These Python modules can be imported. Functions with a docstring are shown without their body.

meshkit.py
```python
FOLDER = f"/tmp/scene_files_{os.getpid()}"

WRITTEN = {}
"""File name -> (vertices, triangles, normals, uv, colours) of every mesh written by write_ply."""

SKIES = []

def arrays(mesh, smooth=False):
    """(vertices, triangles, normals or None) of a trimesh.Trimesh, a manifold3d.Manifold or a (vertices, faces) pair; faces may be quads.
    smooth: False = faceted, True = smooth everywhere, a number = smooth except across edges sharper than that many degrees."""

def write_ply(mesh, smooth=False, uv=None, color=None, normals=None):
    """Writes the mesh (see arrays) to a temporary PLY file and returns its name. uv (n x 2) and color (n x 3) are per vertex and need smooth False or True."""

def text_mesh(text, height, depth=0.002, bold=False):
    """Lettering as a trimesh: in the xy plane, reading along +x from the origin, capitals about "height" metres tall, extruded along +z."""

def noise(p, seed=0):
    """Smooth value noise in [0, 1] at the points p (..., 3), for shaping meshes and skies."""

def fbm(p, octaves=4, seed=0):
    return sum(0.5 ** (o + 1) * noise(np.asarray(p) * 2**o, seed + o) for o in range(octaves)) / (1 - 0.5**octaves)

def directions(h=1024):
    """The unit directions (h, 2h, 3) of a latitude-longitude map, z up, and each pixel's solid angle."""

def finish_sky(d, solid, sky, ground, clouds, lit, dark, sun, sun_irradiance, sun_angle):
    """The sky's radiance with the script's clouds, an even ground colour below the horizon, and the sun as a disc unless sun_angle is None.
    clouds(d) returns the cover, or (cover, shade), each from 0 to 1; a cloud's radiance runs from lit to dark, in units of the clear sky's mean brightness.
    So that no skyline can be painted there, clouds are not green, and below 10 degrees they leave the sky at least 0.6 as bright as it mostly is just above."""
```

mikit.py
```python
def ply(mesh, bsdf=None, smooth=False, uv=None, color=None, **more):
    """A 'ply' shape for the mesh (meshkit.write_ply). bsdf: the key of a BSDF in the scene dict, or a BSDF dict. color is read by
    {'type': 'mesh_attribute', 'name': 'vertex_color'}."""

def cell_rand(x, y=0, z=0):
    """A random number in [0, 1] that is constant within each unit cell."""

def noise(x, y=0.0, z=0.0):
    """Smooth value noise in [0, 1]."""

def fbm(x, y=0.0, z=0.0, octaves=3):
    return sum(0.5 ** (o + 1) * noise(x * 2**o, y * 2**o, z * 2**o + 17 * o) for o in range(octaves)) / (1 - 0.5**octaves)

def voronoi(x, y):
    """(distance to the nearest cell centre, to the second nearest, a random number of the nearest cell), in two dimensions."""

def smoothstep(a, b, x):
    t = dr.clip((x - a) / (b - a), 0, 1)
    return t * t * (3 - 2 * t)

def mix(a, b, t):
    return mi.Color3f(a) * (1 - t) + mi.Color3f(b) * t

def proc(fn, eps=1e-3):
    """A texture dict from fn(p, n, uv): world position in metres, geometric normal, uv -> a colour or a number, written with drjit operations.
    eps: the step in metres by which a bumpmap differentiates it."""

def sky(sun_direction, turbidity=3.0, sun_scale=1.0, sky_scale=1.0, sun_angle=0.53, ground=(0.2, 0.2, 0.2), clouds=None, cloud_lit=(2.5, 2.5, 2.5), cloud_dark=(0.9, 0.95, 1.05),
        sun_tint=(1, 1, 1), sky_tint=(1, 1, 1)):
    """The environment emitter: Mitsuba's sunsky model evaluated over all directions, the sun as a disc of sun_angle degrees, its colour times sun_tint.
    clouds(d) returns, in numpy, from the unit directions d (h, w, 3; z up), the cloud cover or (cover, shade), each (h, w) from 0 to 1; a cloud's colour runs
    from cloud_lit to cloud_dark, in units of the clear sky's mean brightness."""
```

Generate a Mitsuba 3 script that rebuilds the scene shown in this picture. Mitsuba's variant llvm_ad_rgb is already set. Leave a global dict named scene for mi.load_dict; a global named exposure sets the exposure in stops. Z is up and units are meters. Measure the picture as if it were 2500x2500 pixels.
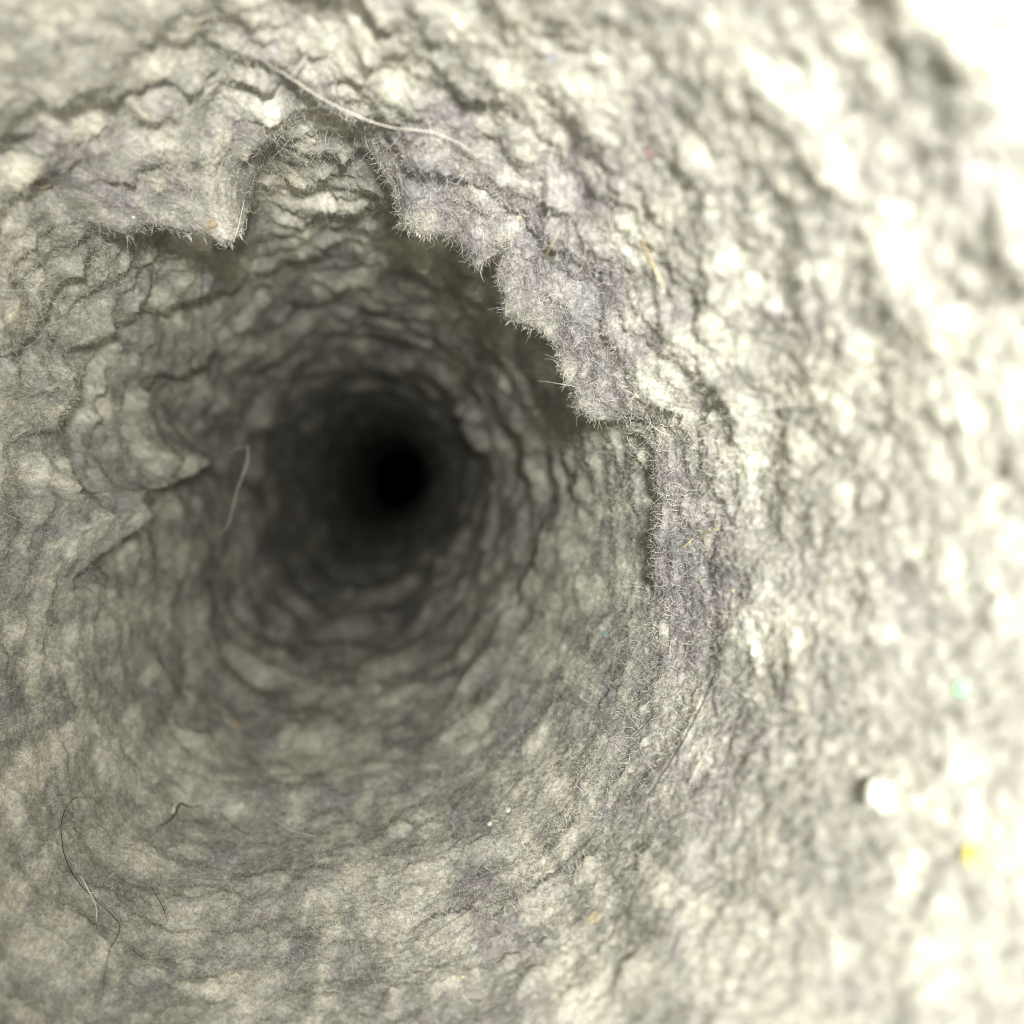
import math
import numpy as np, trimesh, mitsuba as mi, drjit as dr
import mikit, meshkit
from mikit import proc, noise, smoothstep, mix
from scipy.spatial import cKDTree
from scipy.ndimage import map_coordinates, gaussian_filter1d, minimum_filter1d
from scipy.interpolate import PchipInterpolator

T = mi.ScalarTransform4f
U = 0.001                       # everything below is measured in millimetres and multiplied by U
scene, labels = {}, {}
rng = np.random.default_rng(7)

# ------------------------------------------------------------------ camera (duct axis runs along +y, z up)
F = 2680 / 2500                 # focal length in picture widths
YAW, PITCH = math.atan(0.116 / F), -math.atan(0.048 / F)
FWD = np.array([math.sin(YAW) * math.cos(PITCH), math.cos(YAW) * math.cos(PITCH), math.sin(PITCH)])
RIGHT = np.cross(FWD, [0, 0, 1.0]); RIGHT /= np.linalg.norm(RIGHT)
UP = np.cross(RIGHT, FWD)
scene['camera'] = {'type': 'thinlens', 'fov': 2 * math.degrees(math.atan(0.5 / F)), 'fov_axis': 'x',
                   'to_world': T().look_at(origin=[0, 0, 0], target=FWD.tolist(), up=[0, 0, 1]),
                   'aperture_radius': 1.06 * U, 'focus_distance': 150 * U, 'near_clip': 0.002, 'far_clip': 10.0}
exposure = 0.0

# ------------------------------------------------------------------ light: the small torch held beside the lens
LAMP, AIM = np.array([9.0, -72.0, 12.0]), np.array([136.0, 130.0, 42.0])
for i in range(5):                                                  # the one torch split into five added spots to soften shadows
    g = 2 * math.pi * i / 5 + 0.4
    o = LAMP + 4.5 * np.array([math.cos(g), 0, math.sin(g)])
    scene[f'torch_{i}'] = {'type': 'spot', 'to_world': T().look_at(origin=(o * U).tolist(), target=((AIM + o - LAMP) * U).tolist(), up=[0, 0, 1]),
                           'intensity': {'type': 'rgb', 'value': [0.1330, 0.1315, 0.1180]}, 'cutoff_angle': 58.0, 'beam_width': 8.0}


# ------------------------------------------------------------------ lint material: uv.x carries the tone, uv.y the hue of the fibres
def lint_colour(p, n, uv):
    h = dr.clip(uv.y, 0, 1) * 4
    c = mix((0.43, 0.45, 0.45), (0.48, 0.45, 0.47), dr.clip(h, 0, 1))
    c = mix(c, (0.535, 0.525, 0.485), dr.clip(h - 1, 0, 1))
    c = mix(c, (0.66, 0.645, 0.565), dr.clip(h - 2, 0, 1))
    c = mix(c, (0.70, 0.66, 0.49), dr.clip(h - 3, 0, 1))
    q = p * (1 / U)
    s = noise(q.x / 0.16, q.y / 0.34, q.z / 0.16) - 0.5
    s += 0.8 * (noise(q.x / 0.45 + 9, q.y / 0.6, q.z / 0.45) - 0.5)
    tint = noise(q.x / 0.3 + 40, q.y / 0.4, q.z / 0.3) - 0.5
    c = c * (uv.x * (1 + 0.58 * s))
    return dr.clip(c * mi.Color3f(1 + 0.08 * tint, 1, 1 - 0.06 * tint), 0.02, 0.90)


scene['lint'] = {'type': 'twosided', 'bsdf': {'type': 'diffuse', 'reflectance': proc(lint_colour)}}


def plain(name, rgb, rough=0.6):
    scene[name] = {'type': 'twosided', 'bsdf': {'type': 'principled', 'base_color': {'type': 'rgb', 'value': rgb}, 'roughness': rough, 'specular': 0.15}}


# ------------------------------------------------------------------ the lining as a surface: radius over (angle, depth)
def centre(y):
    y = np.asarray(y, float)
    far = np.maximum(y - 330, 0)                                       # the duct bends gently far inside
    return -8 + 0.000012 * far ** 2, -5 - 0.000008 * far ** 2


def base_radius(th, y):
    return 47.5 + 1.5 * np.cos(2 * th + 2.2) + 13 * np.exp(-(wrap(th + 2.12) / 0.48) ** 2) + 6 * np.exp(-(wrap(th + 1.35) / 0.6) ** 2) + 0.9 * np.cos(y / 75 + 2 * np.sin(th)) - 0.014 * np.clip(y - 195, 0, 320) - 0.02 * np.clip(y - 515, 0, 400)


def wrap(a):
    return (a + np.pi) % (2 * np.pi) - np.pi


def ray(px, py):
    d = FWD + RIGHT * (px / 2500 - 0.5) / F - UP * (py / 2500 - 0.5) / F
    return d / d[1]                                                 # scaled so that y is the depth along the duct


def polar(p):
    cx, cz = centre(p[..., 1])
    return np.arctan2(p[..., 2] - cz, p[..., 0] - cx), np.hypot(p[..., 0] - cx, p[..., 2] - cz)


def fbm(p, o=4, seed=0):
    return meshkit.fbm(p, o, seed) - 0.5


# lips: folds of felt whose edge stands proud and points down the duct: (x, y in the photo, depth); width of the slope behind it
LIPS = [
    (34, 1.2, [(905, 420, 153), (930, 445, 154), (985, 520, 156), (1060, 560, 157), (1130, 612, 157), (1168, 655, 159), (1205, 632, 157), (1236, 596, 152), (1222, 660, 157),
          (1262, 752, 159), (1335, 812, 159), (1378, 870, 159), (1410, 950, 159), (1440, 1030, 161), (1500, 1062, 160), (1560, 1062, 158), (1610, 1030, 150)]),
    (16, 1.2, [(150, 520, 150), (205, 548, 148), (262, 575, 147), (330, 598, 148), (420, 592, 148), (480, 575, 148), (560, 565, 149), (600, 535, 153), (660, 480, 157)]),
    (9, 1.2, [(515, 580, 152), (545, 622, 152), (572, 645, 153), (600, 610, 155), (625, 560, 158)]),
    (22, 1.6, [(1640, 1020, 150), (1622, 1090, 152), (1580, 1190, 155), (1562, 1290, 156), (1590, 1380, 155), (1598, 1470, 155), (1625, 1540, 152), (1665, 1590, 148)]),
    (26, 1.5, [(0, 1120, 156), (90, 1085, 161), (165, 1045, 166), (205, 985, 169), (215, 925, 169), (180, 860, 160)]),
    (40, 2.0, [(225, 1400, 184), (300, 1310, 198), (340, 1262, 206), (385, 1190, 218), (440, 1165, 236), (500, 1135, 255), (530, 1075, 272)]),
    (22, 1.5, [(0, 865, 142), (70, 820, 149), (150, 770, 153), (190, 700, 154)]),
    (24, 2.0, [(340, 950, 215), (420, 930, 232), (470, 905, 245), (560, 855, 262), (640, 842, 280)]),
    (18, 1.6, [(230, 880, 178), (310, 800, 190), (420, 760, 205), (500, 745, 215), (560, 720, 222), (640, 735, 240)]),
    (16, 1.6, [(20, 180, 105), (150, 205, 112), (260, 190, 115), (380, 160, 115), (480, 190, 122)]),
    (14, 1.5, [(620, 60, 118), (760, 100, 125), (860, 170, 132), (960, 150, 128), (1030, 100, 122)]),
    (16, 1.5, [(1090, 290, 130), (1180, 330, 133), (1280, 440, 135), (1360, 490, 134), (1450, 520, 130)]),
]
NCOL = 1000
ys = [30.0]
while ys[-1] < 1500:
    y_ = ys[-1]
    ys.append(y_ + (0.55 if y_ < 95 else 0.55 - 0.20 * min(1, (y_ - 95) / 15) if y_ < 185 else min(16, 0.36 + max(0, y_ - 185) * 0.007 + max(0, y_ - 400) * 0.012)))
ys = np.array(ys); NROW = len(ys)
ths = np.arange(NCOL) * 2 * np.pi / NCOL - np.pi
TH, Y = np.meshgrid(ths, ys)
R0 = base_radius(TH, Y)
CX, CZ = centre(Y)
P0 = np.stack([CX + R0 * np.cos(TH), Y, CZ + R0 * np.sin(TH)], -1)
S = np.array([1, 0.72, 1])                                            # lint streams along the duct: clumps are longer than wide
G = P0 * S
GT = P0 * [1, 0.27, 1]                                             # and the colour is streaked further
G[..., 1] += 0.15 * np.logaddexp(0, (Y - 190) / 25) * 25          # steeper further in, shaped so the near faces catch more light
top = np.clip(0.5 + 0.75 * np.cos(TH - 2.0), 0, 1)                   # how rough: most at the upper left, least on the floor
rough = (0.34 + 0.80 * top) * (0.28 + 0.72 * np.clip((Y - 80) / 40, 0, 1)) * (1 - 0.15 * np.clip((Y - 180) / 40, 0, 1))
H = (0.9 + 2.3 * np.clip((Y - 80) / 40, 0, 1)) * fbm(G / 20, 3, 1) + rough * 3.4 * fbm(G / 8, 3, 2)
# clumped felt: rounded cells of three sizes, each with a tone and a hue of its own
tone, hue = np.ones_like(H), np.full_like(H, 0.53)
PATCH = 0.19 * np.clip((fbm(GT / 6, 6, 13) - 0.05) / 0.06, -0.6, 1) + 0.10 * np.clip((fbm(GT / 2.2, 5, 15) - 0.05) / 0.06, -0.5, 1)   # paler tufts with ragged rims
hue += 0.42 * fbm(GT / 11, 3, 11) + 0.5 * PATCH
tone += 0.50 * fbm(GT / 16, 3, 12) + PATCH
jit = np.stack([fbm(G / 2.2, 3, 21), fbm(G / 2.2, 3, 22), fbm(G / 2.2, 3, 23)], -1)
def tufts(H, tone, hue, size, amp, seed, wob, tvar, hvar):
    r = np.random.default_rng(seed)
    cells = r.uniform(0, 1, (int(2 * np.pi * 48 * 1080 * 0.85 / size ** 2), 3))
    a, yy = cells[:, 0] * 2 * np.pi - np.pi, 20 + cells[:, 1] * 1080
    cx, cz = centre(yy); rr = base_radius(a, yy)
    pts = np.stack([cx + rr * np.cos(a), yy * 0.72 + 0.15 * np.logaddexp(0, (yy - 190) / 25) * 25, cz + rr * np.sin(a)], 1)
    d, k = cKDTree(pts).query((G + jit * wob).reshape(-1, 3), 6, workers=-1)
    d, k = d.reshape(*H.shape, 6), k.reshape(*H.shape, 6)
    up = np.minimum(r.gamma(1.8, 0.36, len(pts)), 1.35); t_ = np.clip(r.normal(0, 1, len(pts)), -1.2, 1.9); h_ = r.normal(0, 1, len(pts))
    wgt = np.exp(-(d / (0.46 * size)) ** 2)                          # soft tufts that run into one another
    H = H + (rough if size > 2 else 0.35 + 0.65 * rough) * amp * ((wgt * up[k]).sum(-1) - 0.45)
    wgt = wgt ** 2; tot = wgt.sum(-1) + 0.12
    tone = tone + tvar * (wgt * t_[k]).sum(-1) / tot
    hue = hue + hvar * (wgt * h_[k]).sum(-1) / tot
    return H, tone, hue


for args in ((7.5, 1.1, 3, 2.4, .07, .06), (4.0, 1.1, 4, 1.8, .10, .06), (2.1, 0.75, 5, 1.3, .09, .05)):
    H, tone, hue = tufts(H, tone, hue, *args)
H += rough * (0.6 * fbm(G / 2.4, 2, 6)) + (9.0 + 7 * np.clip((Y - 300) / 100, 0, 1)) * np.clip((Y - 185) / 70, 0, 1) * fbm(G / 19, 4, 9)
H = gaussian_filter1d(gaussian_filter1d(H, 2.6, axis=1, mode='wrap'), 1.8, axis=0)
for args in ((1.25, 0.30, 6, 0.7, .09, .03), (0.8, 0.15, 15, 0.4, .09, .03)):                # crumbs
    H, tone, hue = tufts(H, tone, hue, *args)
calm = np.clip((Y - 70) / 45, 0, 1)
tone = 1.04 + (tone - 1.04) * (0.45 + 0.55 * calm); hue = 0.58 + (hue - 0.58) * (0.5 + 0.5 * calm)
H += 0.7 * fbm(G / 0.9, 2, 7)

lip_near = np.zeros_like(H)
for width, drop, pts in LIPS:
    q = np.array([ray(x, y) * d for x, y, d in pts])
    a, r_ = polar(q)
    hl = base_radius(a, q[:, 1]) - r_
    o = np.argsort(a); a, hl, yl = a[o], hl[o], q[o, 1]
    mid = np.angle(np.exp(1j * a).mean())
    rel = wrap(TH - mid)
    ar = wrap(a - mid); o = np.argsort(ar); ar, hl, yl = ar[o], hl[o], yl[o]
    yL = np.interp(rel, ar, yl) + (7 if width in (34, 16, 9) else 14) * (yl.mean() / 170) * fbm(np.stack([TH * 48 / 6, TH * 0, TH * 0 + width], -1), 5, 31)
    hL = (0.8 + 1.15 * np.interp(rel, ar, hl) if width > 30 else np.interp(rel, ar, hl)) + (2.4 if width > 30 else 1.2) * fbm(np.stack([TH * 48 / 3, TH * 0, TH * 0 + 3 * width], -1), 3, 37)
    ends = np.clip(np.minimum(rel - ar[0], ar[-1] - rel) / 0.22 + 0.35, 0, 1)
    ends = ends * ends * (3 - 2 * ends)
    if width in (26, 22, 24, 18):                              # these folds are broken up
        ends = ends * np.clip(0.75 + 4.0 * fbm(np.stack([TH * 48 / 9, TH * 0, TH * 0 + 7 * width], -1), 3, 33), 0.1, 1)
    u = Y - yL
    rise = np.exp(-np.maximum(-u, 0) / width) * (1 - 0.25 * np.exp(-np.maximum(-u, 0) / 1.3))
    fall = np.clip(1 - np.maximum(u, 0) / drop, 0, 1) ** 1.5
    want = np.maximum(hL, 1.5)
    H = H + ends * np.where(u < 0, rise, fall) * (want - 0.55 * H)
    under = np.exp(-np.maximum(u - drop, 0) / 22) * (u > drop * 0.6) * ends          # a hollow beneath the lip
    H -= np.clip(want, 0, 8) * (0.45 * under + 0.7 * np.exp(-np.maximum(u - drop, 0) / 6) * (u > drop * 0.6) * ends)
    lip_near = np.maximum(lip_near, np.exp(-np.maximum(-u, 0) / 2.2) * (u < 0.3) * ends * np.clip(want / 4, 0, 1))
# patches of bluish and mauve felt on the big fold, as its own cloth fibres have it
q = np.array([ray(x, y) * 150 for x, y in ((1000, 380), (1150, 520), (1350, 700), (1500, 850), (1620, 1250), (1600, 1450), (420, 470), (540, 540))])
a_, _ = polar(q)
for a in a_:
    fold = np.exp(-(wrap(TH - a) / 0.2) ** 2 - ((Y - 138) / 17) ** 2)
    hue -= (0.22 if a < 1.9 else 0.03) * fold; tone += 0.03 * fold - 0.06 * (a > 1.9) * fold
RAD = R0 - H


def quads(nr, nc):
    i, j = np.meshgrid(np.arange(nr - 1), np.arange(nc), indexing='ij')
    a, b = i * nc + j, i * nc + (j + 1) % nc
    return np.stack([a, b, b + nc, a + nc], -1).reshape(-1, 4)[:, ::-1]


def at(field, th, y):
    i = np.interp(y, ys, np.arange(NROW)); j = (wrap(th) + np.pi) / (2 * np.pi) * NCOL
    f = lambda a: map_coordinates(a, [i, j], order=1, mode='grid-wrap')
    return f(field) if field.ndim == 2 else np.stack([f(field[..., c]) for c in range(3)], -1)


def hit(px, py):
    """depth at which the sight line through a point of the photo meets the lining"""
    d = ray(px, py); s = np.arange(24, 900, 0.25)
    p = d * s[:, None]; a, r = polar(p)
    out = np.nonzero(r > at(RAD, a, s))[0]
    return s[out[0]] if len(out) else 900.0


# ------------------------------------------------------------------ clumps: lumps of lint one could pick off the wall, each a part of the lining
# (x, y, width, height in the photo, tone, hue, depth where it is not simply where the sight line meets the felt)
CLUMPS = [(1135, 1050, 170, 210, 1.1, .45, 385, 0.75), (400, 1075, 200, 200, 1.15, .55, 222, 0.62), (228, 1285, 100, 170, 1.35, .66), (55, 1540, 80, 190, 1.35, .68), (60, 1655, 100, 130, 1.4, .74), (140, 1450, 90, 120, 1.2, .6),
          (350, 2105, 90, 130, 1.5, .76), (232, 2065, 60, 110, 1.25, .6), (265, 1850, 150, 150, 1.3, .68), (490, 1835, 120, 70, 1.35, .72), (272, 1985, 50, 70, 1.25, .66), (195, 290, 120, 90, 1.5, .78), (390, 150, 100, 80, 1.4, .74),
          (450, 60, 90, 90, 1.45, .74), (860, 105, 220, 120, 1.4, .66), (150, 15, 190, 80, 1.6, .76), (30, 390, 100, 90, 1.35, .86), (25, 760, 90, 90, 1.35, .9), (520, 365, 120, 130, 1.4, .7), (375, 430, 60, 80, 1.35, .72),
          (745, 500, 120, 110, 1.2, .66), (850, 215, 70, 60, 1.3, .62), (300, 615, 80, 60, 1.1, .6), (1640, 80, 60, 160, 1.0, .5), (1810, 130, 330, 240, 1.7, .66), (2120, 110, 260, 200, 1.6, .6), (2400, 120, 260, 200, 1.7, .72),
          (2190, 560, 190, 190, 1.9, .8), (2030, 420, 150, 110, 1.6, .74), (2160, 1940, 95, 90, 1.9, .6), (2330, 1890, 130, 90, 1.7, .5), (1940, 470, 90, 110, 1.6, .74), (2330, 800, 120, 220, 1.6, .86), (2400, 420, 200, 160, 1.3, .35),
          (2320, 1400, 150, 110, 1.7, .66), (2440, 1510, 90, 90, 1.8, .7), (2060, 1010, 80, 110, 1.7, .6), (1990, 860, 60, 50, 1.6, .6), (2010, 1460, 60, 90, 1.5, .6), (1945, 1560, 60, 70, 1.6, .66), (1850, 1585, 40, 50, 1.7, .66),
          (1930, 2240, 90, 90, 1.5, .74), (1760, 2290, 90, 80, 1.45, .66), (2230, 2130, 150, 160, 1.6, .7), (2300, 2330, 260, 200, 1.45, .62), (2040, 2330, 80, 80, 1.3, .62), (1280, 800, 150, 110, 1.25, .66, 190), (1250, 880, 90, 80, 1.1, .6),
          (1180, 1000, 80, 120, 1.0, .5), (1240, 1200, 90, 130, 1.0, .55, 215), (1400, 1120, 80, 100, 1.1, .5), (1460, 1130, 60, 70, 1.2, .6), (1570, 1110, 50, 50, 1.35, .7), (1540, 1045, 130, 60, 1.25, .5, 154), (1390, 900, 100, 90, 1.2, .7, 158),
          (980, 1700, 120, 90, 1.15, .62), (1150, 1660, 100, 100, 1.1, .5), (600, 1630, 110, 90, 1.0, .6), (440, 1390, 70, 100, 0.95, .6), (1320, 1800, 130, 100, 1.2, .55), (1180, 2080, 110, 90, 1.25, .5), (1000, 2005, 120, 80, 1.15, .66)]
r = np.random.default_rng(77)
for i in range(230):
    px, py = r.uniform(-20, 2520, 2)
    e = math.hypot(px - 960, py - 1130)
    if e > 280 and math.hypot(px - 1062, py - 366) > 130:
        w = r.uniform(35, 95) * (0.8 if e < 900 else 1.0)
        CLUMPS.append((px, py, w, w * r.uniform(0.6, 1.5), r.uniform(0.8, 1.2), r.uniform(.3, .75)))
for i in range(60):                                                  # rounder lumps further in
    e, g = r.uniform(200, 470), r.uniform(0, 2 * math.pi)
    w = r.uniform(45, 100) * (0.6 + 0.4 * e / 470)
    CLUMPS.append((960 + e * math.cos(g), 1130 + e * math.sin(g), w, w * r.uniform(0.7, 1.2), r.uniform(0.8, 1.2), r.uniform(.3, .7)))
where = np.full(H.shape, -1)
spots = [(c, (c[6] if len(c) > 6 else hit(c[0], c[1]))) for c in CLUMPS]
for i, (c, d) in enumerate(spots):
    if d > 500:
        continue
    s = d / 2680 / 2
    p = ray(c[0], c[1]) * d
    a = polar(p)[0]; wt = c[2] * s; wy = max(1.1 * wt, 1.4 * c[3] * s); tall = (c[7] * c[2] if len(c) > 7 else 0.5 * min(c[2], c[3], 110)) * s * (0.4 if d < 100 else 1)
    d = d + 0.25 * wy
    i0, i1 = np.searchsorted(ys, [d - 1.7 * wy, d + 1.7 * wy]); jj = np.nonzero(np.abs(wrap(ths - a)) * 46 < 1.7 * wt)[0]
    if i1 - i0 < 3 or len(jj) < 3:
        continue
    ix = np.ix_(np.arange(i0, i1), jj)
    x, y = wrap(TH[ix] - a) * 46 / wt, (Y[ix] - d) / wy
    q = np.stack([x, y, x * 0 + i * 3.7], -1)
    e = np.hypot(x, y) * (1 + 1.5 * fbm(q * 1.5, 4, 61))
    H[ix] += tall * np.clip(1 - e ** 2, 0, 1) ** (0.6 if len(c) > 7 else 1.0) * (0.8 + 0.7 * fbm(q * 2.4, 3, 63))
    m = np.clip((1.1 - e) * 2.0, 0, 1)
    tone[ix] += m * 0.75 * ((1 + (0.5 if d > 100 else 0.25) * (c[4] - 1)) * (1 + 0.35 * fbm(q * 2, 3, 64)) - tone[ix]); hue[ix] += m * 0.75 * (c[5] - hue[ix])
    sub = where[ix]; sub[e < 0.95] = i; where[ix] = sub
H += 0.14 * fbm(G / 0.9, 2, 7)
RAD = R0 - H
tone = np.clip(tone, 0.35, 1.75); hue = np.clip(hue, 0, 0.97)
P = np.stack([CX + RAD * np.cos(TH), Y, CZ + RAD * np.sin(TH)], -1)
Q = quads(NROW, NCOL)
# surface normal (towards the axis) over the grid; the felt's nap roughens it
dY, dT = np.gradient(P, axis=0), np.concatenate([P[:, 1:] - P[:, :-1], P[:, :1] - P[:, -1:]], 1)
dT = 0.5 * (dT + np.roll(dT, 1, axis=1))
NRM = np.cross(dT, dY); NRM /= np.linalg.norm(NRM, axis=-1, keepdims=True) + 1e-9
inw = np.stack([-np.cos(TH), TH * 0, -np.sin(TH)], -1)
NRM *= np.sign((NRM * inw).sum(-1, keepdims=True) + 1e-9)
soft = gaussian_filter1d(gaussian_filter1d(NRM, 3.0, axis=1, mode='wrap'), 2.5, axis=0)           # fluff scatters light between its lumps
nap = 0.45 * NRM + soft + gaussian_filter1d(rng.normal(0, 0.16, NRM.shape), 0.5, axis=1, mode='wrap')
nap /= np.linalg.norm(nap, axis=-1, keepdims=True)


def piece(key, faces):
    ids, inv = np.unique(faces.ravel(), return_inverse=True)
    path = meshkit.write_ply((P.reshape(-1, 3)[ids] * U, inv.reshape(-1, 4)), uv=np.stack([tone.ravel()[ids], hue.ravel()[ids]], 1), smooth=True, normals=nap.reshape(-1, 3)[ids])
    scene[key] = {'type': 'ply', 'filename': path, 'face_normals': False, 'bsdf': {'type': 'ref', 'id': 'lint'}}


fw = where.ravel()[Q[:, 0]]
small = np.bincount(fw[fw >= 0], minlength=len(CLUMPS)) <= 40
fw = np.where((fw >= 0) & small[fw], -1, fw)
piece('lint_lining__felt', Q[fw < 0])
number = 0
for i in np.unique(fw[fw >= 0]):
    piece('lint_lining__clump' + (f'_{number:03d}' if number else ''), Q[fw == i])
    number += 1
labels['lint_lining'] = {'label': 'grey felted lint coating the whole inside of the round duct', 'category': 'lint'}


def tubes(points, radius, sides=3):
    """many fibres (n, k, 3) as one mesh of thin tubes"""
    p = np.asarray(points, float); n, k, _ = p.shape
    t = np.gradient(p, axis=1); t /= np.linalg.norm(t, axis=-1, keepdims=True) + 1e-9
    a = np.cross(t, [0.31, 0.55, 0.77]); a /= np.linalg.norm(a, axis=-1, keepdims=True) + 1e-9
    b = np.cross(t, a); g = np.arange(sides) * 2 * np.pi / sides
    rad = np.broadcast_to(radius, (n, k))
    v = p[:, :, None] + rad[:, :, None, None] * (np.cos(g)[:, None] * a[:, :, None] + np.sin(g)[:, None] * b[:, :, None])
    i, j = np.meshgrid(np.arange(k - 1), np.arange(sides), indexing='ij')
    q = np.stack([i * sides + j, i * sides + (j + 1) % sides, (i + 1) * sides + (j + 1) % sides, (i + 1) * sides + j], -1).reshape(-1, 4)
    return v.reshape(-1, 3), (q[None] + (np.arange(n) * k * sides)[:, None, None]).reshape(-1, 4)


# ------------------------------------------------------------------ fuzz: loose fibre ends standing on the felt
NF = 150000
w = np.exp(-((np.log(Y / 145)) / 0.32) ** 2) * (0.7 + 1.1 * lip_near)
w *= np.gradient(ys)[:, None]
sx = ((P @ RIGHT) / (P @ FWD)) * F; sz = ((P @ UP) / (P @ FWD)) * F
w *= (np.maximum(abs(sx), abs(sz)) < 0.56)                          # none where the photo does not look
cdf = np.cumsum(w.ravel()); pick = np.searchsorted(cdf, rng.uniform(0, cdf[-1], NF))
fy = ys[pick // NCOL] + rng.uniform(-.3, .3, NF); ft = ths[pick % NCOL] + rng.uniform(-.5, .5, NF) * 2 * np.pi / NCOL
root, nn = at(P, ft, fy), at(NRM, ft, fy)
nn /= np.linalg.norm(nn, axis=1, keepdims=True)
near = at(lip_near, ft, fy)
ln = rng.gamma(1.7, 0.38, NF) * rng.lognormal(0, 0.3, NF)
d1 = nn * rng.uniform(0.2, 1.0, NF)[:, None] + rng.normal(0, 0.6, (NF, 3)) + near[:, None] * np.array([0, 0.1, 0])
d1 /= np.linalg.norm(d1, axis=1, keepdims=True)
d2 = d1 + rng.normal(0, 1.3, (NF, 3)); d2 /= np.linalg.norm(d2, axis=1, keepdims=True)
k0 = root - nn * 0.12
k1 = k0 + d1 * ln[:, None] * 0.5
k2 = k1 + d2 * ln[:, None] * 0.5
rad = (rng.uniform(0.015, 0.028, NF))[:, None] * np.array([1.0, 1.0, 0.5])
fv, fq = tubes(np.stack([k0, k1, k2], 1), rad)
ftone = np.clip(at(tone, ft, fy) * rng.lognormal(0.02, 0.42, NF), 0.15, 2.2); fhue = np.clip(at(hue, ft, fy) + rng.normal(0, 0.10, NF), 0, 1)
scene['lint_lining__fuzz'] = mikit.ply((fv * U, fq), 'lint', smooth=True, uv=np.repeat(np.stack([ftone, fhue], 1), 9, 0))
labels['lint_lining__fuzz'] = {'label': 'loose fibre ends standing up all over the felted lint', 'kind': 'stuff'}



# ------------------------------------------------------------------ hairs, threads and crumbs caught on the lint, each a thing of its own
def thing(name, mesh, bsdf, label, category, group=None, smooth=True, uv=None):
    key, n = name, 0
    while key in scene:
        n += 1; key = f'{name}_{n:03d}'
    scene[key] = mikit.ply((mesh[0] * U, mesh[1]), bsdf, smooth=smooth, uv=uv)
    labels[key] = {'label': label, 'category': category}
    if group:
        labels[key]['group'] = group


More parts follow.
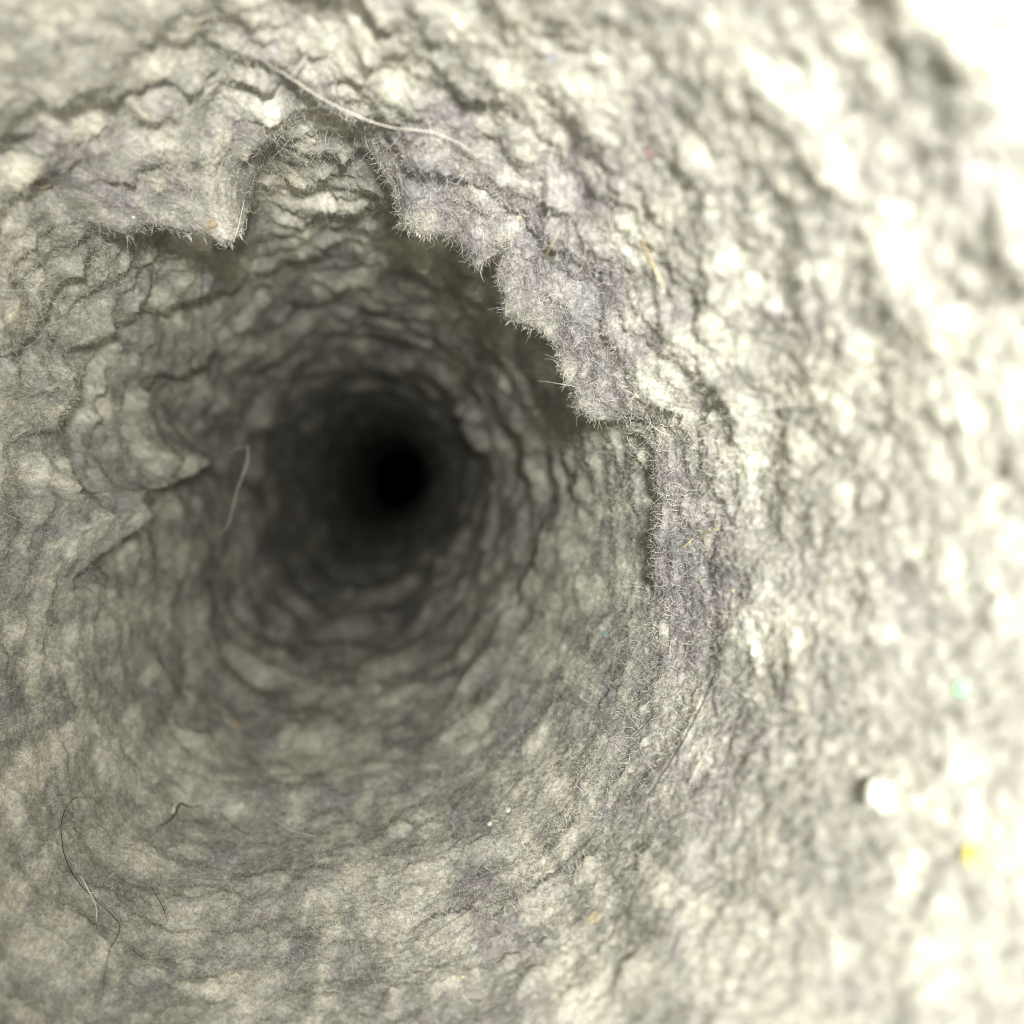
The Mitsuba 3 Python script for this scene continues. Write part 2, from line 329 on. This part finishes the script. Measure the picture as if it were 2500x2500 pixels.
for n_, c_ in (('white_hair', (0.86, 0.84, 0.78)), ('dark_hair', (0.03, 0.028, 0.024)), ('brown_hair', (0.13, 0.10, 0.055)), ('straw', (0.56, 0.47, 0.24)), ('red_dye', (0.50, 0.13, 0.17)), ('blue_dye', (0.35, 0.38, 0.66)), ('yellow_dye', (0.70, 0.60, 0.12)),
               ('green_glint', (0.24, 0.78, 0.34)), ('pink_dye', (0.62, 0.35, 0.44)), ('pale_yellow', (0.86, 0.84, 0.5)), ('chalk', (0.74, 0.73, 0.68)), ('tan', (0.42, 0.36, 0.26)), ('grey_cotton', (0.38, 0.37, 0.33)), ('lint_white', (0.50, 0.49, 0.46)), ('teal_dye', (0.12, 0.38, 0.48))):
    plain(n_, c_)


def strand(name, bsdf, label, category, pts, radius, lift=1.5, depth=None, taper=0.35):
    """a hair lying on the lint (or hanging free at the given depths), through photo points"""
    pts = np.array(pts, float); n = len(pts)
    t = np.concatenate([[0], np.cumsum(np.linalg.norm(np.diff(pts, axis=0), axis=1))]); u = np.linspace(0, t[-1], int(np.clip(t[-1] / 9, 9, 60)))
    px = PchipInterpolator(t, pts)(u)
    if depth is None:                                              # rests on the highest nap along its way
        d = np.array([hit(*p) for p in px])
        d = gaussian_filter1d(minimum_filter1d(d, 5, mode='nearest'), 1.6, mode='nearest')
        d = np.minimum(d, np.linspace(d[0], d[-1], len(d)) + 4) - lift * d / 70
    else:
        d = np.interp(u / t[-1], np.linspace(0, 1, len(depth)), depth)
    q = np.stack([ray(*p) * e for p, e in zip(px, d)])
    span = np.linalg.norm(q[-1] - q[0])
    if n <= 3:                                                     # no hair is quite straight
        q += 0.05 * span * np.sin(np.linspace(0, np.pi, len(u)))[:, None] * np.array([0.3, 0.2, 0.5]) * (1 if pts[0, 0] % 2 else -1)
    q += 0.16 * (category == 'thread') * 2.2 * np.stack([fbm(q / 1.3, 2, 81), fbm(q / 1.3, 2, 82), fbm(q / 1.3, 2, 83)], 1) + 0.25 * np.stack([fbm(q / 4, 2, 84), fbm(q / 4, 2, 85), fbm(q / 4, 2, 86)], 1)
    rad = radius * (1 + 0.8 * (category == 'thread') * fbm(q / 0.9, 2, 87)) * (1 - (1 - taper) * np.abs(np.linspace(-1, 1, len(u))) ** 3)
    thing(name, tubes(q[None], rad[None], 6), bsdf, label, category)


def bit(name, bsdf, label, category, px, py, size, lift=0.1, flat=0.6, depth=None):
    """a crumb or speck resting on the lint; size in millimetres"""
    d = hit(px, py) if depth is None else depth
    p = ray(px, py) * d; a, _ = polar(p)
    n = np.array([-math.cos(a), -0.5, -math.sin(a)]); n /= np.linalg.norm(n)
    m = trimesh.creation.icosphere(3); v = m.vertices * (1 + 0.9 * fbm(m.vertices * 1.6 + px, 3, 71) * (2.0 if size > 1 else 1.0))[:, None] * size / 2
    v = v - n * (v @ n)[:, None] * (1 - flat)
    thing(name, (v + p + n * size * lift, m.faces), bsdf, label, category)


strand('white_hair', 'white_hair', 'long thick white hair lying across the top of the big fold', 'hair', [(590, 108), (640, 145), (705, 187), (790, 242), (850, 272), (905, 297), (960, 312), (1050, 322), (1105, 342), (1150, 368)], 0.052, 1.2)
strand('white_hair', 'white_hair', 'short pale hair crossing the long white hair near the top', 'hair', [(712, 190), (733, 160), (752, 134)], 0.06)
strand('white_hair', 'white_hair', 'thin pale hair stretched out from the frayed end of the big fold', 'hair', [(1312, 930), (1370, 938), (1425, 950), (1465, 967), (1520, 995)], 0.045, depth=[168, 158, 154, 152, 150])
strand('white_hair', 'white_hair', 'short stubby white hair on the frayed end of the big fold', 'hair', [(1425, 946), (1440, 943), (1458, 944)], 0.07, depth=[154, 153, 152])
strand('white_hair', 'white_hair', 'pale hair below the curled lobe at the lower end of the big fold', 'hair', [(1576, 1020), (1602, 1043), (1636, 1063)], 0.055)
strand('straw', 'white_hair', 'pale hair hanging below the curled lobe of the fold', 'hair', [(1530, 1062), (1538, 1080), (1550, 1094)], 0.035, depth=[154, 155, 156])
strand('straw_fibre', 'straw', 'straight tan straw fibre lying on the middle of the big fold', 'straw', [(1320, 650), (1365, 560)], 0.06)
strand('straw_fibre', 'straw', 'long olive straw fibre beside a yellow patch right of the big fold', 'straw', [(1562, 575), (1590, 630), (1622, 705)], 0.07)
strand('straw_fibre', 'straw', 'short golden straw fibre, lower left of a pair right of the hole', 'straw', [(1668, 1336), (1692, 1314)], 0.10)
strand('straw_fibre', 'straw', 'golden straw fibre, upper right of a pair right of the hole', 'straw', [(1708, 1303), (1730, 1294), (1756, 1291)], 0.09)
strand('dark_hair', 'dark_hair', 'long straight black hair on the slope right of the hole', 'hair', [(1568, 1966), (1670, 1802), (1720, 1705), (1762, 1610)], 0.10, 2.2)
strand('dark_hair', 'dark_hair', 'short black hair just left of the long straight one', 'hair', [(1545, 1800), (1575, 1770), (1606, 1733)], 0.065)
strand('dark_hair', 'dark_hair', 'thin dark hair slanting down right of the golden straw pair', 'hair', [(1740, 1342), (1790, 1395), (1852, 1462)], 0.05)
strand('white_hair', 'white_hair', 'faint pale hair right of the long black hair', 'hair', [(1678, 1922), (1705, 1870), (1742, 1800)], 0.03)
strand('dark_hair', 'dark_hair', 'long looping black hair at the lower left', 'hair', [(240, 1968), (219, 1947), (186, 1947), (160, 1976), (149, 2020), (154, 2070), (176, 2130), (206, 2170), (242, 2205), (279, 2240), (293, 2258), (288, 2281), (268, 2318), (255, 2390), (251, 2440)], 0.055)
strand('white_hair', 'white_hair', 'short bright white hair crossing the looping black hair at lower left', 'hair', [(198, 2138), (220, 2180), (236, 2220), (235, 2252)], 0.075)
strand('white_hair', 'white_hair', 'tiny white bristle crossing the short bright white hair', 'hair', [(214, 2176), (230, 2180)], 0.06)
strand('dark_hair', 'dark_hair', 'short dark hair below the looping black hair at lower left', 'hair', [(310, 2310), (335, 2326), (357, 2344)], 0.045)
strand('brown_hair', 'brown_hair', 'brown hair below the round cream lump at lower left', 'hair', [(363, 2158), (385, 2200), (410, 2255)], 0.06)
strand('brown_hair', 'brown_hair', 'faint brown hair right of the dark curled thread', 'hair', [(536, 1982), (575, 2015), (617, 2043)], 0.06)
strand('white_hair', 'white_hair', 'faint white hair right of the dark curled thread', 'hair', [(664, 1995), (715, 2022), (775, 2043)], 0.06)
strand('thread_stub', 'chalk', 'short thick white thread stub standing at the lower left', 'thread', [(424, 1986), (428, 1965), (438, 1944)], 0.28, 0.9, taper=0.7)
strand('thread', 'dark_hair', 'dark curled thread beside the short white thread stub', 'thread', [(384, 2016), (410, 2006), (428, 1985), (442, 1961), (466, 1970), (494, 1964)], 0.13, 0.25)
strand('thread', 'grey_cotton', 'pale twisted thread dangling inside the hole, left side', 'thread', [(560, 1105), (606, 1089), (604, 1122), (592, 1160), (578, 1198), (572, 1228), (566, 1250), (554, 1285), (522, 1318)], 0.17, depth=[232, 228, 226, 226, 228, 230, 232, 234, 240])
strand('straw_fibre', 'tan', 'thin tan straw fibre at the bottom, left of the tan flake', 'straw', [(1055, 2288), (1085, 2268), (1117, 2247), (1174, 2204)], 0.06)
strand('dark_hair', 'dark_hair', 'short dark hair above the thin tan straw fibre at the bottom', 'hair', [(1089, 2158), (1100, 2142), (1111, 2126)], 0.04)
strand('dark_hair', 'dark_hair', 'blurred curved dark hair close up at the lower right', 'hair', [(1622, 2330), (1640, 2260), (1700, 2190), (1750, 2150), (1805, 2115)], 0.055)
strand('brown_hair', 'brown_hair', 'blurred brown hair close up right of the yellow patches', 'hair', [(1982, 1862), (1935, 1920), (1862, 2040)], 0.055)
strand('white_hair', 'white_hair', 'faint pale hair in the blurred lint at the far right', 'hair', [(2357, 985), (2365, 1040), (2375, 1130)], 0.035)
strand('white_hair', 'white_hair', 'fine pale hair in the shadow left of the big fold', 'hair', [(870, 645), (890, 620), (912, 600)], 0.05)
strand('dark_hair', 'dark_hair', 'fine dark hair hanging below the pointed flap', 'hair', [(498, 640), (500, 700), (496, 780)], 0.06)
strand('white_hair', 'white_hair', 'pale curved hair along the pointed tip of the flap', 'hair', [(596, 488), (590, 530), (570, 590)], 0.045)
strand('white_hair', 'white_hair', 'fine white hair at the upper left above the flap', 'hair', [(500, 230), (516, 215), (534, 204)], 0.04)

bit('speck', 'chalk', 'bright white speck on the left flap', 'speck', 326, 530, 0.5)
bit('speck', 'red_dye', 'red speck in the blurred lint right of the big fold', 'speck', 1588, 372, 0.5)
bit('speck', 'blue_dye', 'pale blue speck near the top, right of the middle', 'speck', 1345, 138, 0.55)
bit('speck', 'pink_dye', 'tiny pink speck near the top, above the big fold', 'speck', 831, 156, 0.35)
bit('speck', 'green_glint', 'light green speck at the far right, its glint put into the colour', 'speck', 2355, 1682, 0.8, 0.4)  # blurred sparkle painted as a matt pale green flake of its size
bit('speck', 'yellow_dye', 'yellow lint pill, blurred, at the lower right', 'speck', 2387, 2088, 1.2, 0.35)
bit('speck', 'pale_yellow', 'pale yellow speck on the middle of the big fold', 'speck', 1266, 528, 0.62)
bit('speck', 'pale_yellow', 'pale yellow speck right of the curled lobe', 'speck', 1558, 966, 0.5)
bit('speck', 'pale_yellow', 'small yellow speck near the bottom middle', 'speck', 1130, 2388, 0.5)
bit('speck', 'pale_yellow', 'small yellow speck right of the fold, beside the dark slanting hair', 'speck', 1792, 1442, 0.4)
bit('speck', 'red_dye', 'dim red speck deep inside the hole', 'speck', 790, 1494, 0.9)
bit('speck', 'blue_dye', 'tiny blue speck above the golden straw pair', 'speck', 1783, 1238, 0.3)
bit('speck', 'teal_dye', 'faint teal fibre bit on the slope right of the hole', 'speck', 1478, 1548, 0.7)
bit('lint_pill', 'chalk', 'bright white lint pill on the lower slope', 'lint pill', 1242, 1980, 1.0)
bit('lint_pill', 'chalk', 'small white lint pill left of the bright one on the lower slope', 'lint pill', 1196, 2012, 0.75)
bit('lint_pill', 'lint_white', 'large blurred white lint pill at the right below the green speck', 'lint pill', 2160, 1940, 2.4, 0.0, 0.7)
bit('lint_pill', 'chalk', 'blurred white lint pill right of the long black hair', 'lint pill', 1849, 1588, 1.2)
bit('crumb', 'tan', 'tan crumb at the upper left', 'crumb', 106, 448, 1.2, 0.0)
bit('crumb', 'tan', 'dull tan crumb deep on the floor left of the hole', 'crumb', 575, 1772, 2.0, 0.1)
bit('flake', 'tan', 'orange brown flake on the edge of the pointed flap', 'flake', 528, 552, 2.2, -0.1, 0.3)
bit('flake', 'tan', 'tan straw flake near the bottom, right of the middle', 'flake', 1455, 2245, 1.5, 0.1, 0.4)
